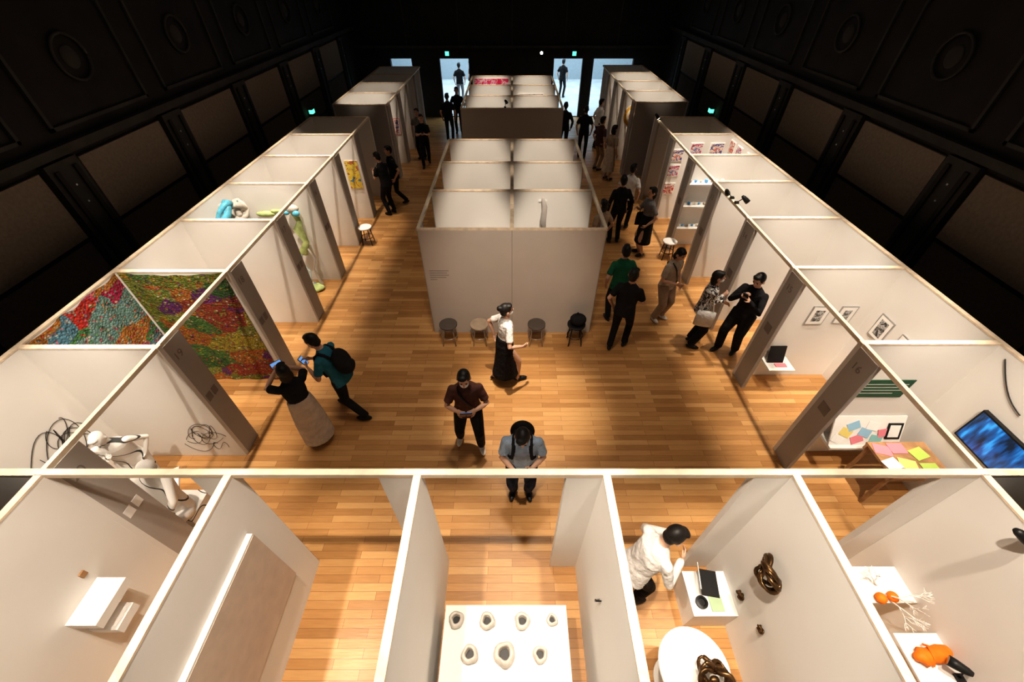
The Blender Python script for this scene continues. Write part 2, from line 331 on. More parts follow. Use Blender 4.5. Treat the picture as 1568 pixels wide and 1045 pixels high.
    if skirt:
        fc=(V(feet[0][:3])+V(feet[1][:3]))/2; hz=skirt
        pts=[P(.14),P(.02),hip.lerp(V((fc.x,fc.y,hz)),.35),hip.lerp(V((fc.x,fc.y,hz)),.7),V((fc.x,fc.y,hz))]; pts[2].z=hip.z+(hz-hip.z)*.4; pts[3].z=hip.z+(hz-hip.z)*.72
        k=1+ (0.93-hz)*.15; sy=max(.175,abs(feet[0][1]-feet[1][1])*.5*.95+.03)
        b.tube(pts,[(.160,.122),(.180,.138),(.19*k,max(.155,sy*.72)),(.20*k,max(.165,sy*.9)),(.205*k,sy*k)],bottom,X=X,rnd=False,n=26)
    if bag and bag[0]=='backpack':
        bm_=bag[1]; cc=P(.24,-.20); b.ell(cc,(.15,.095,.22),bm_,Matrix.Rotation(-L,3,'X')); b.ell(P(.14,-.27),(.11,.05,.11),bm_)
        for sx in (-1,1): b.tube([P(.38,-.13)+X*sx*.08,P(.44,-.09)+X*sx*.09,P(.485,-.01)+X*sx*.095,P(.44,.085)+X*sx*.10,P(.36,.125)+X*sx*.105,P(.22,.13)+X*sx*.115,P(.12,.06)+X*sx*.155],[.020]*7,bm_)
    src=b.bm; src.verts.ensure_lookup_table()
    bmesh.ops.recalc_face_normals(src,faces=src.faces[:])
    tri=src.copy(); bvh=BVHTree.FromBMesh(tri); midx=[f.material_index for f in tri.faces]; tri.free()
    me=bpy.data.meshes.new('tmp'); src.to_mesh(me); o=bpy.data.objects.new('tmp',me); C.objects.link(o)
    md=o.modifiers.new('r','REMESH'); md.mode='VOXEL'; md.voxel_size=vox; md.adaptivity=0
    md=o.modifiers.new('s','SMOOTH'); md.factor=.5; md.iterations=2
    bpy.context.view_layer.update()
    me2=bpy.data.meshes.new_from_object(o.evaluated_get(bpy.context.evaluated_depsgraph_get()))
    bpy.data.objects.remove(o)
    nb=MB(); nb.mats=b.mats; nb.bm.from_mesh(me2); src.free()
    for f in nb.bm.faces:
        r=bvh.find_nearest(f.calc_center_median()); f.material_index=midx[r[2]] if r[2] is not None else 0; f.smooth=True
    for k in range(2):
        wr,d,nrm,lat=hinfo[k]
        for i,(off,ln) in enumerate(((.027,.070),(.009,.078),(-.009,.073),(-.026,.058))):
            base=wr+d*.085+lat*off; c1=(d*.93+nrm*.35).normalized(); c2=(d*.6+nrm*.8).normalized()
            p1=base+c1*ln*.5; p2=p1+c2*ln*.5
            nb.tube([base-d*.02,base,p1,p2],[.0092,.0092,.0085,.0065],skin,n=8)
        tb=wr+d*.035+lat*.03; t1=tb+(lat*.7+d*.6+nrm*.25).normalized()*.035; t2=t1+(d*.9+lat*.15+nrm*.4).normalized()*.03
        nb.tube([tb-lat*.015,tb,t1,t2],[.012,.012,.010,.008],skin,n=8)
    if eyes:
        for sx in (-1,1):
            nb.ell(hd((sx*.030,.082,.012)),(.013,.006,.006),EYE,R,8,6); nb.ell(hd((sx*.030,.085,.034)),(.017,.004,.004),hairm,R,8,6)
        if mask: nb.ell(hd((0,.040,-.045)),(.060,.064,.045),MASK,R)
        else: nb.ell(hd((0,.083,-.052)),(.022,.006,.006),LIP,R,8,6)
    a,c=hinfo[0][0]+hinfo[0][1]*.08,hinfo[1][0]+hinfo[1][1]*.08
    if phone:
        m_=(a+c)/2+V((0,.03,.02)); MM=Matrix.Translation(m_)@Matrix.Rotation(math.radians(-35),4,'X')@Matrix.Rotation(math.radians(90 if phone=='wide' else 0),4,'Y')
        nb.box(-.04,.04,-.006,.006,-.075,.075,BLK,MM); nb.box(-.034,.034,-.009,-.006,-.068,.068,SCREEN,MM)
    if bag and bag[0]=='tote':
        sx=bag[2]; cx=hip+V((sx*.24,.02,-.06)); nb.tube([cx+V((0,0,.14)),cx+V((0,0,.02)),cx-V((0,0,.17))],[(.035,.15),(.05,.165),(.045,.16)],bag[1],X=(1,0,0),n=16,rnd=False)
        nb.tube([cx+V((0,.1,.13)),P(.44)+X*sx*.15,cx+V((0,-.1,.13))],[.011]*3,bag[1],n=8)
    if strap: nb.tube([P(.475,.03)+X*.09,P(.42,.105)+X*.08,P(.36,.128)+X*.05,P(.2,.128)-X*.03,P(.05,.130)-X*.1,P(-.04,.0)-X*.19,P(.2,-.135)-X*.05,P(.42,-.10)+X*.08,P(.475,.03)+X*.09],[(.018,.007)]*9,BLK,n=8)
    if plinth: nb.box(-.22,.22,-.22,.22,0,.05,skin)
    k=ht/1.70; th=math.radians(face-90)
    Mt=Matrix.Translation((x,y,0))@Matrix.Rotation(th,4,'Z')@Matrix.Scale(k,4)
    zmin=min(v.co.z for v in nb.bm.verts)
    for v in nb.bm.verts: v.co=Mt@(v.co-V((0,0,zmin)))
    return nb.obj(name,normals=False)
SCREEN=mat('phone_screen',(.05,.1,.2),.2,emis=(.25,.5,1.0),es=.6)
cB=cloth('black',(.016,.015,.017)); cW=cloth('white',(.68,.66,.64)); cBr=cloth('brown',(.09,.042,.035)); cBlue=cloth('light_blue',(.34,.44,.58)); cBeige=cloth('beige',(.50,.43,.36)); cTeal=cloth('teal',(.03,.15,.21)); cGreen=cloth('green',(.02,.13,.07)); cGrey=cloth('grey',(.2,.19,.19)); cNavy=cloth('navy',(.02,.025,.045)); cTan=cloth('tan',(.36,.27,.2))
cPat=art_mat('cloth_monochrome_print',[(.015,.015,.02),(.75,.73,.70),(.02,.02,.025),(.8,.78,.76)],9)
HU=((.07,.34,1.16),(-.07,.34,1.14))
CAM=((.07,.33,1.40),(-.07,.33,1.40))
WALK=((.11,.24,0),(-.09,-.22,.03))
human('visitor_walking',-.12,4.66,20,cW,cB,ht=1.66,feet=((.09,.20,0),(-.08,-.18,.02)),skirt=.2,hair='bun',hands=((.26,.2,.98),(-.24,-.1,.92)),vox=.010,mask=True)
human('visitor_with_camera',-.60,3.38,-85,cBr,cB,ht=1.70,feet=((.17,-.10,0),(-.14,.08,0)),hands=((.12,.27,1.16),(-.12,.27,1.16)),hp=18,vox=.010,shoe=cW,mask=True,leg=1.1,strap=True,phone='wide',wide=1.03)
human('visitor_with_phone',.12,2.62,-92,cBlue,cNavy,ht=1.70,hands=((.09,.30,1.10),(-.11,.28,1.12)),hp=35,lean=8,vox=.010,bag=('backpack',cB),phone=True,wide=1.12,leg=1.12)
human('visitor_leaning_in',1.24,1.40,15,cW,cB,ht=1.68,lean=20,hp=30,hands=((.12,.38,1.08),(-.14,.40,1.12)),sleeve='long',vox=.010,feet=((.12,.08,0),(-.12,-.12,0)),mask=True)
human('visitor_photographing',-2.86,3.42,135,cB,cBeige,ht=1.64,hands=CAM,skirt=.16,hair='bob',vox=.010,phone='wide',wide=.93)
human('visitor_with_backpack',-2.52,3.98,170,cTeal,cB,ht=1.72,lean=16,hp=25,hands=((.05,.40,1.08),(-.12,.36,1.04)),feet=((.10,.2,0),(-.12,-.26,0)),vox=.010,bag=('backpack',cB),phone=True)
human('visitor_in_print_shirt',3.35,5.55,-15,cPat,cB,ht=1.64,hands=((-.05,.24,1.18),(.05,.26,1.12)),sleeve='long',hair='bob',vox=.012,wide=.95,mask=True,bag=('tote',cW,1),leg=1.25)
human('visitor_holding_phone',3.98,5.36,215,cB,cB,ht=1.76,hands=((.06,.30,1.34),(-.10,.30,1.30)),hp=22,vox=.012,phone=True,sleeve='long',feet=((.12,.1,0),(-.1,-.08,0)),leg=1.2)
human('visitor_in_beige',2.93,6.3,-60,cBeige,cTan,ht=1.66,hp=20,hands=((.10,.25,1.05),(-.24,.10,.88)),vox=.013,shoe=cW,hair='bob',leg=1.2,strap=True)
human('visitor_in_black',1.95,5.45,60,cB,cB,ht=1.72,hands=((.10,.30,1.15),(-.24,.05,.88)),vox=.013,feet=((.1,.12,0),(-.1,-.1,0)))
human('visitor_in_green',2.02,6.25,95,cGreen,cB,ht=1.68,vox=.013)
human('visitor_with_shoulder_bag',3.15,8.78,-170,cGrey,cB,ht=1.68,skirt=.35,hair='bob',bag=('tote',cB,1),vox=.014,hands=((.1,.28,1.2),(-.22,.1,.9)))
human('visitor_in_dark_suit',2.6,9.35,95,cB,cB,ht=1.7,sleeve='long',vox=.015)
human('visitor_in_white',2.98,10.15,60,cW,cB,ht=1.68,vox=.016)
human('visitor_in_tan',1.98,8.25,120,cTan,cB,ht=1.62,vox=.016,hair='bob')
human('visitor_browsing',4.95,7.25,60,cB,cB,ht=1.68,vox=.016)
human('visitor_browsing',-3.42,10.95,150,cB,cB,ht=1.7,lean=10,hp=20,vox=.016,hands=HU)
human('visitor_browsing',-3.35,11.6,-150,cB,cB,ht=1.68,vox=.016,feet=WALK)
human('visitor_browsing',-3.0,14.7,-80,cB,cB,ht=1.68,vox=.018,feet=WALK,phone=True,hands=HU)
human('visitor_browsing',-3.25,15.4,-100,cGrey,cB,ht=1.66,vox=.018)
human('visitor_browsing',3.12,13.45,30,cTan,cBeige,ht=1.66,vox=.018,hair='bob',skirt=.3)
human('visitor_browsing',2.9,14.3,30,cBr,cTan,ht=1.68,vox=.018)
human('visitor_browsing',2.55,15.5,80,cB,cB,ht=1.7,vox=.018)
human('visitor_browsing',3.2,16.5,20,cW,cB,ht=1.7,vox=.018)
human('visitor_browsing',1.9,16.0,90,cB,cB,ht=1.7,vox=.018,sleeve='long')
human('visitor_browsing',-2.45,17.3,90,cB,cB,ht=1.7,vox=.018)
human('visitor_browsing',-2.2,18.4,-90,cB,cB,ht=1.7,vox=.018)
human('visitor_in_foyer',-2.6,23.5,90,cB,cGrey,ht=1.7,vox=.02)
human('visitor_in_foyer',-2.1,24.2,0,cBr,cNavy,ht=1.7,vox=.02)
human('visitor_in_foyer',2.6,24.5,60,cB,cB,ht=1.7,vox=.02)
LM=line_mat()
human('standing_figure_sculpture',-4.82,2.72,-60,LM,LM,ht=1.42,lean=12,hp=20,hands=((.10,.20,1.20),(-.20,.05,.90)),feet=((.06,.05,0),(-.08,-.08,0)),skin=LM,shoe=LM,hairm=LM,vox=.011,eyes=False,sleeve='none',plinth=True,wide=1.1,leg=1.2)
b=MB(); b.tube([(-4.15,2.25,.3),(-4.2,2.3,.55),(-4.2,2.33,.85),(-4.16,2.35,.98)],[(.17,.13),(.15,.11),(.19,.12),(.09,.07)],LM,n=18); b.ell((-4.13,2.33,1.12),(.085,.1,.12),LM)
b.tube([(-4.25,2.2,.3),(-4.38,1.98,.42),(-4.36,1.95,.05)],[.09,.075,.05],LM); b.tube([(-4.05,2.2,.3),(-4.03,1.95,.42),(-4.05,1.92,.05)],[.09,.075,.05],LM)
b.tube([(-4.37,2.33,.92),(-4.45,2.2,.65),(-4.36,2.0,.5)],[.055,.045,.035],LM); b.tube([(-4.02,2.33,.92),(-3.98,2.17,.68),(-4.05,1.98,.5)],[.055,.045,.035],LM)
b.box(-4.42,-3.98,2.12,2.52,0,.24,LM); b.obj('seated_figure_sculpture')
# ---------------- exhibits ----------------
t1=tapestry_mat('tapestry_yarn_warm',[(.74,.05,.03),(.68,.62,.54),(.80,.18,.27),(.17,.40,.54),(.70,.30,.06),(.12,.36,.12),(.58,.03,.12),(.28,.50,.46)],0)
t2=tapestry_mat('tapestry_yarn_olive',[(.27,.31,.04),(.07,.18,.05),(.44,.08,.04),(.56,.46,.06),(.13,.28,.07),(.62,.22,.04),(.22,.05,.24),(.34,.40,.08)],1)
b=MB()
def sheet(b,f,nu,nv,m):
    g=[[b.bm.verts.new(f(i/nu,j/nv)) for j in range(nv+1)] for i in range(nu+1)]
    fs=[b.bm.faces.new((g[i][j],g[i+1][j],g[i+1][j+1],g[i][j+1])) for i in range(nu) for j in range(nv)]; b._tag(fs,m,True)
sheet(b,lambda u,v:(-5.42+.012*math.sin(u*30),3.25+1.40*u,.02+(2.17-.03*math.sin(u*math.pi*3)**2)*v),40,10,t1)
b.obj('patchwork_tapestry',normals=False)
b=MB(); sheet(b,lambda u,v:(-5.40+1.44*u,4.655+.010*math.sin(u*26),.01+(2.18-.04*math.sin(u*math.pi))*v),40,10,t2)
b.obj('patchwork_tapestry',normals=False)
def scribble(name,f,n,seed,w=.004):
    random.seed(seed); b=MB()
    for k in range(n):
        cx,cy=random.uniform(.2,.8),random.uniform(.2,.8); a,c=random.uniform(.1,.3),random.uniform(.08,.25); ph=random.uniform(0,6); q=random.choice((2,3))
        pts=[f(cx+a*math.cos(t/28*5+ph),cy+c*math.sin(q*t/28*3+ph)) for t in range(29)]
        b.tube(pts,[w]*29,BLK,n=5,rnd=False)
    b.obj(name)
scribble('line_drawing',lambda u,v:(-4.72+.80*u,3.2-T-.006,.08+.72*v),9,3,.0028)
scribble('line_drawing',lambda u,v:(-O+T+.006,2.0+1.15*u,.15+1.3*v),14,5,.0034)
b=MB()
for y0,y1,z in ((.86,1.24,.98),(.88,1.10,.72)): b.box(-A+T+.001,-A+T+.27,y0,y1,z,z+.10,SHELFW); b.box(-A+T+.03,-A+T+.24,y0+.03,y1-.03,z+.10,z+.104,PAPER)
b.box(-A+T+.001,-A+T+.02,1.19,1.24,1.22,1.28,WOOD)
b.obj('box_ledge')
b=MB(); x=-2.355+T+.001; b.box(x,x+.05,.2,1.42,.6,1.64,WHITE); b.box(x+.05,x+.054,.2,1.42,.6,1.62,mat('canvas_cream',(.58,.48,.40),.8)); b.obj('stretched_canvas')
b=MB(); b.box(-.66,.54,.25,1.13,0,.6,SHELFW); pl=b.obj('display_plinth')
POT=mat('ceramic_white',(.56,.52,.47),.45,noise=.12,scale=25)
def pot(x,y,r,seed):
    random.seed(seed); b=MB(); n=24
    prof=[(.6,0),(.95,.12),(1.05,.4),(1.0,.75),(.8,1.0),(.66,1.02),(.55,.9),(.52,.5),(.5,.2)]
    rings=[]
    ph=random.uniform(0,6)
    for pr,pz in prof:
        ring=[]
        for k in range(n):
            a=2*math.pi*k/n; q=1+ (.12*math.cos(3*a+ph)+.06*math.cos(5*a+ph*2))*(pr if pz>.8 else .5); dz=.25*max(0,math.cos(2*a+ph)) if pz>.8 else 0
            ring.append(b.bm.verts.new((x+r*pr*q*math.cos(a),y+r*pr*q*math.sin(a),.601+r*1.1*(pz+dz))))
        rings.append(ring)
    fs=[b.bm.faces.new((p[k],p[(k+1)%n],q[(k+1)%n],q[k])) for p,q in zip(rings,rings[1:]) for k in range(n)]
    b._tag(fs,POT,True); f=[b.bm.faces.new(rings[0][::-1])]; b._tag(f,POT); f=[b.bm.faces.new(rings[-1])]; b._tag(f,BLK)
    b.obj('ceramic_pot')
for i,(x,y,r) in enumerate([(-.54,1.0,.070),(-.24,.99,.072),(.10,.99,.072),(.39,1.0,.052),(-.39,.73,.074),(-.07,.73,.095),(.26,.73,.066)]): pot(x,y,r,i)
b=MB(); b.tube([(.756,.98,1.35),(.71,.98,1.35),(.70,.98,1.39)],[.006]*3,BLK,n=6); b.tube([(.756,1.0,1.3),(.72,1.0,1.27)],[.01,.01],STEEL,n=6); b.obj('coat_hook')
b=MB(); b.box(1.87,2.325,1.08,1.50,0,.40,SHELFW); b.obj('low_display_box')
b=MB(); Mz=Matrix.Translation((2.12,1.38,.405))@Matrix.Rotation(math.radians(80),4,'Z'); b.box(-.13,.13,-.09,.09,0,.012,BLK,Mz); b.box(-.13,.13,0,.008,0,.18,STEEL,Mz@Matrix.Translation((0,.09,.01))@Matrix.Rotation(math.radians(-18),4,'X')); b.box(-.12,.12,-.002,0,.01,.17,BLK,Mz@Matrix.Translation((0,.09,.01))@Matrix.Rotation(math.radians(-18),4,'X')); b.obj('small_laptop')
b=MB(); b.lathe((1.98,1.2,.401),[(.05,0),(.062,.01),(.062,.03),(.04,.035),(.035,.02),(.01,.02)],BLK); b.obj('black_dish')
b=MB(); b.box(2.07,2.2,1.12,1.27,.401,.412,mat('sage_paper',(.38,.5,.32),.8)); b.obj('green_booklet')
def bronze(name,c,r,ax,seed,turns=2,tr=.014):
    random.seed(seed); b=MB(); c=V(c)
    for j in range(4):
        ph=random.uniform(0,6); pts=[]; N=50
        for i in range(N):
            t=i/(N-1)*2*math.pi*(.6+.25*j%1+.3); rr=r*(.75+.25*math.sin(3*t+ph)); p=V((rr*math.cos(t+ph)*.75,rr*math.sin(t+ph),r*.35*math.sin(2*t+ph)))
            pts.append(c+ax@p)
        b.tube(pts,[tr*(.6+.8*abs(math.sin(i*.25+ph))) for i in range(N)],BRONZE,n=8)
    for k in range(5): p=V((random.uniform(-.5,.5)*r,random.uniform(-.8,.8)*r,0)); b.ell(c+ax@p,(r*.22,r*.16,r*.12),BRONZE)
    b.obj(name)
RY=Matrix.Rotation(math.radians(90),3,'Y')
bronze('twisted_bronze_relief',(2.245,1.18,1.39),.15,RY,4)
bronze('small_bronze_relief',(2.29,1.2,.66),.04,RY,8,tr=.009); bronze('small_bronze_relief',(2.30,.89,.79),.035,RY,9,tr=.006)
b=MB(); b.lathe((1.63,.62,0),[(.2,0),(.2,.02),(.03,.03),(.03,.66),(.1,.67),(.31,.675),(.315,.69),(.31,.70)],SHELFW,n=48); b.obj('round_pedestal_table')
bronze('twisted_bronze_sculpture',(1.72,.50,.84),.19,Matrix.Rotation(math.radians(20),3,'X'),11,tr=.018)
b=MB(); b.box(3.46,A-T-.001,1.10,1.42,.78,.80,SHELFW); b.obj('bracket_shelf'); b=MB(); b.box(3.5,A-T-.001,.50,.86,.78,.80,SHELFW); b.obj('bracket_shelf')
CORAL=mat('white_coral',(.82,.78,.74),.6)
b=MB(); random.seed(5)
def branch(p,d,l,r,k):
    q=p+d*l; b.tube([p,p.lerp(q,.5)+V((random.uniform(-.01,.01),random.uniform(-.01,.01),0)),q],[r,r*.85,r*.7],CORAL,n=6)
    if k:
        for _ in range(random.choice((2,3))): branch(q,(d+V((random.uniform(-.8,.8),random.uniform(-.8,.8),random.uniform(-.3,.5)))).normalized(),l*.75,r*.7,k-1)
branch(V((3.62,1.16,.81)),V((.1,-.35,.8)).normalized(),.13,.009,4); branch(V((3.60,1.25,.81)),V((-.4,.2,.5)).normalized(),.08,.009,3); branch(V((3.62,1.15,.81)),V((.2,-.6,.3)).normalized(),.11,.008,4)
b.obj('white_coral_sculpture')
b=MB(); b.ell((3.54,1.13,.845),(.05,.05,.045),ORANGE); b.ell((3.66,1.14,.845),(.047,.05,.045),ORANGE); b.obj('orange_ball_ornaments')
b=MB(); b.tube([(3.57,.68,.85),(3.60,.68,.855),(3.68,.69,.84),(3.78,.70,.855),(3.84,.72,.85)],[(.04,.048),(.072,.053),(.058,.038),(.072,.053),(.05,.04)],ORANGE,X=(0,1,0),n=16); b.tube([(3.67,.62,.83),(3.67,.66,.885),(3.68,.75,.885),(3.68,.77,.84)],[.010]*4,ORANGE); b.obj('orange_cloth_bundle')
def lampfix(p,d,arm,glow=LAMP):
    b=MB(); p=V(p); d=V(d).normalized(); b.tube([p,p+d*.03,p+d*.10,p+d*.15],[.02,.032,.042,.044],BLK,rnd=False,n=16); b.tube([p+d*.149,p+d*.152],[.036,.036],glow,rnd=False,n=16); b.tube([p+d*.05,V(arm)+V((0,0,.015))],[.008,.008],BLK,n=6); b.box(-.03,.03,-.03,.03,0,.03,BLK,Matrix.Translation(V(arm))); b.obj('clamp_spotlight')
lampfix((3.74,1.22,2.22),(.5,-.3,-.3),(A,1.2,2.204),STEEL); lampfix((3.83,.54,.98),(-.3,.3,-.1),(3.84,.54,.802),STEEL); lampfix((3.80,7.05,2.34),(.4,.3,-.5),(A,7.0,2.204)); lampfix((3.95,6.75,2.36),(.6,-.3,-.5),(A,6.8,2.204))
lampfix((3.8,11.9,2.35),(.4,-.3,-.5),(A,11.9,2.204)); lampfix((-.2,13.3,2.35),(.2,.5,-.4),(-.2,13.1,2.204))
b=MB(); y=3.27-T-.001; G=mat('sign_green',(.03,.09,.05),.6); b.box(4.24,4.9,y-.012,y,1.28,1.60,G)
for k in range(4): b.box(4.29,4.85-.1*(k%2),y-.014,y-.012,1.52-.055*k,1.532-.055*k,mat('sign_lettering',(.45,.5,.45),.8))
b.obj('green_text_sign')
pap={'pink':(.72,.24,.29),'yellow':(.72,.60,.20),'blue':(.30,.50,.66),'green':(.42,.56,.12),'white':(.8,.8,.78),'teal':(.25,.5,.5)}
PM={k:mat('paper_'+k,c,.8,noise=.03) for k,c in pap.items()}
b=MB(); Ms=Matrix.Translation((4.30,3.03,.50))@Matrix.Rotation(math.radians(-25),4,'X'); b.box(0,.95,0,.02,0,.44,SHELFW,Ms); b.box(4.30,5.25,2.98,y,.46,.50,SHELFW)
random.seed(2)
for i,c in enumerate(['white','yellow','blue','pink','blue','white','teal','pink']):
    u=.02+.085*i; v=.03+.2*((i*7)%3)/2; MM=Ms@Matrix.Translation((u+.08,-.002-.001*i,v+.065))@Matrix.Rotation(random.uniform(-.5,.5),4,'Y'); b.box(-.08,.08,-.004,0,-.06,.06,PM[c],MM)
b.box(.72,.92,-.014,-.006,.10,.34,BLK,Ms); b.box(.75,.89,-.017,-.014,.13,.31,PM['white'],Ms)
b.obj('slanted_display_shelf')
b=MB(); b.box(4.62,5.36,2.42,2.93,.70,.735,WOOD)
for X_ in (4.66,5.3):
    for Y_ in (2.46,2.87): b.box(X_,X_+.035,Y_,Y_+.035,0,.70,WOOD)
b.box(4.62,5.36,2.44,2.47,.62,.70,WOOD); b.box(4.62,5.36,2.89,2.92,.62,.70,WOOD)
for i,(u,v,c) in enumerate([(4.66,2.76,'pink'),(4.86,2.78,'pink'),(5.08,2.70,'green'),(4.84,2.55,'yellow'),(5.08,2.49,'green'),(4.64,2.55,'white')]):
    b.box(-.1,.1,-.075,.075,0,.006,PM[c],Matrix.Translation((u+.08,v+.05,.735+.002*i))@Matrix.Rotation(.3*((i%3)-1),4,'Z'))
b.obj('wooden_table')
def screen_mat():
    m=bpy.data.materials.new('monitor_picture'); m.use_nodes=True; nt=m.node_tree; b_=nt.nodes['Principled BSDF']; N=nt.nodes.new; L=nt.links.new
    tc=N('ShaderNodeTexCoord'); v=N('ShaderNodeTexNoise'); v.inputs['Scale'].default_value=3; v.inputs['Detail'].default_value=2
    mp=N('ShaderNodeMapping'); mp.inputs['Scale'].default_value=(1,5,1.2); L(tc.outputs['Object'],mp.inputs[0]); L(mp.outputs[0],v.inputs['Vector'])
    r=N('ShaderNodeValToRGB'); e=r.color_ramp.elements; e[0].position=.35; e[0].color=(.003,.012,.03,1); e[1].position=.72; e[1].color=(.05,.45,1,1); e.new(.55).color=(.01,.12,.4,1)
    L(v.outputs['Fac'],r.inputs[0]); L(r.outputs[0],b_.inputs['Emission Color']); b_.inputs['Emission Strength'].default_value=.9; b_.inputs['Base Color'].default_value=(.01,.02,.04,1); b_.inputs['Roughness'].default_value=.2
    return m
x=O-T-.001
b=MB(); b.box(x-.05,x,2.02,2.82,1.1,1.56,BLK); b.box(x-.052,x-.05,2.04,2.80,1.12,1.54,screen_mat()); b.obj('flat_screen_monitor')
b=MB(); pts=[(x-.01,3.1-.05*i,2.1-.09*math.sin(i/12*math.pi)-.03*i) for i in range(11)]; b.tube(pts,[.006]*11,BLK,n=6); b.obj('power_cable')
def frame(name,axis,side,a0,a1,z0,z1,pos,m,fm=None,border=.05):
    fm=fm or SHELFW; b=MB(); pos=pos+side*.001
    def bx(u0,u1,w0,w1,d0,d1,mm):
        p,q=sorted((pos+side*d0,pos+side*d1))
        if axis=='y': b.box(u0,u1,p,q,w0,w1,mm)
        else: b.box(p,q,u0,u1,w0,w1,mm)
    bx(a0,a1,z0,z1,0,.018,fm)
    if border: bx(a0+.015,a1-.015,z0+.015,z1-.015,.018,.020,PAPER)
    bx(a0+border,a1-border,z0+border,z1-border,.020,.022,m); b.obj(name)
PH=art_mat('photograph_print',[(.02,.02,.02),(.15,.15,.15),(.5,.5,.5),(.05,.05,.05)],14)
frame('framed_photograph','y',-1,4.52,4.80,1.18,1.53,4.79-T,PH,STEEL,.07); frame('framed_photograph','y',-1,4.95,5.20,1.20,1.53,4.79-T,PH,STEEL,.07)
frame('framed_photograph','x',-1,4.32,4.58,1.16,1.54,O-T,PH,STEEL,.06); frame('framed_photograph','x',-1,3.9,4.15,1.2,1.52,O-T,PH,STEEL,.06)
b=MB(); b.box(4.18,4.60,4.45,4.79-T-.001,.42,.45,SHELFW); b.box(0,.26,0,.02,0,.30,BLK,Matrix.Translation((4.22,4.62,.45))@Matrix.Rotation(math.radians(-20),4,'X')); b.box(.02,.2,-.1,-.02,0,.015,PM['pink'],Matrix.Translation((4.3,4.62,.45))); b.obj('catalogue_shelf')
ART=[art_mat('print_%d'%i,c,9) for i,c in enumerate([[(.6,.1,.08),(.8,.7,.6),(.1,.1,.3),(.5,.3,.1)],[(.1,.15,.4),(.7,.65,.6),(.5,.1,.2),(.05,.05,.05)],[(.7,.5,.4),(.5,.05,.05),(.8,.75,.7),(.1,.2,.2)]])]
for i,z in enumerate((1.55,1.17,.7)): frame('abstract_print','y',-1,4.02,4.34,z,z+.30,10.72-T,ART[i],PAPER,.02)
frame('abstract_print','y',-1,4.46,4.78,1.72,2.0,10.72-T,ART[1],PAPER,.02); frame('abstract_print','y',-1,4.95,5.3,1.72,2.0,10.72-T,ART[0],PAPER,.02)
for i,y_ in enumerate((9.5,10.0,10.4)): frame('abstract_print','x',-1,y_,y_+.28,1.8,2.08,O-T,ART[i],PAPER,.02)
BLUE=mat('blue_ceramic',(.12,.35,.65),.4)
b=MB()
random.seed(9)
for z in (1.62,1.10,.55):
    b.box(3.97,4.85,9.0,9.26-T-.001,z,z+.02,SHELFW)
    for k in range(7): r=random.uniform(.025,.045); b.lathe((4.03+.12*k,9.12,z+.02),[(r*.6,0),(r,r*.7),(r*.9,r*1.6),(r*.5,r*1.7)],BLUE if k%2 else POT,n=14)
b.obj('ceramics_shelf')
PA=art_mat('landscape_paint',[(.08,.2,.35),(.7,.5,.05),(.75,.62,.1),(.5,.15,.05),(.12,.25,.1)],5)
frame('landscape_painting','y',-1,-4.30,-3.96,.86,1.58,10.7-T,PA,TIMBER,.012)
frame('red_poster','y',-1,-3.99,-3.78,.95,1.45,14.97-T,ART[0],mat('red_frame',(.6,.05,.04),.5),.04)
SB=mat('sky_blue_glaze',(.12,.45,.62),.4,noise=.3,scale=12); LG=mat('pale_green_fabric',(.46,.56,.24),.7,noise=.3,scale=8); PB=mat('pale_blue_glaze',(.50,.62,.66),.4,noise=.2,scale=8)
b=MB()
for k,(y_,z_,s_) in enumerate([(7.0,1.95,.17),(7.38,1.80,.18),(7.2,1.55,.15)]):
    pts=[(-5.26+.08*math.sin(t*.9+k),y_+s_*math.cos(t*.55+k),z_+s_*.8*math.sin(t*.75)) for t in range(14)]; b.tube(pts,[.05+.015*math.sin(t+k) for t in range(14)],SB if k!=1 else POT,n=10); b.ell((-5.3,y_+s_*.5,z_+.05),(.09,.08,.07),POT if k!=1 else SB)
b.obj('biomorphic_relief_sculpture')
b=MB()
pts=[(-4.32,7.55,1.70),(-4.24,7.5,1.5),(-4.34,7.52,1.32),(-4.26,7.5,1.05),(-4.40,7.48,.8)]; b.tube(pts,[(.07,.04),(.05,.04),(.10,.04),(.06,.04),(.09,.04)],LG,n=14)
b.tube([(-4.40,7.48,.85),(-4.52,7.45,.6),(-4.38,7.42,.4),(-4.45,7.4,.12)],[.022,.03,.022,.04],PB,n=10)
b.tube([(-4.30,7.5,.95),(-4.18,7.45,.7),(-4.28,7.42,.45),(-4.2,7.38,.1)],[.02,.026,.02,.04],POT,n=10)
for p,r,m_ in [((-4.3,7.5,1.78),(.14,.08,.08),POT),((-4.22,7.45,1.7),(.07,.06,.06),SB),((-4.4,7.46,1.72),(.06,.06,.05),SB),((-4.55,7.35,.08),(.2,.13,.08),POT),((-4.3,7.28,.06),(.18,.12,.06),LG),((-4.45,7.12,.06),(.15,.12,.06),POT),((-4.9,7.6,1.62),(.2,.05,.06),LG),((-4.65,7.6,1.68),(.14,.04,.04),LG)]: b.ell(p,r,m_)
for k in range(8): a=k*.8; b.ell((-4.42+.2*math.cos(a),7.3+.15*math.sin(a),.05),(.07,.05,.05),[POT,LG,PB][k%3])
b.obj('biomorphic_floor_sculpture')
frame('pink_painting','y',-1,-1.40,-.12,1.45,2.12,17.6-T,art_mat('pink_paint',[(.75,.05,.2),(.6,.02,.08),(.8,.5,.55),(.7,.1,.3)],7),PAPER,.01)
frame('grey_landscape','y',-1,.2,1.1,1.5,1.95,16.1-T,art_mat('grey_paint',[(.3,.32,.36),(.5,.5,.52),(.7,.68,.66)],4),PAPER,.02)
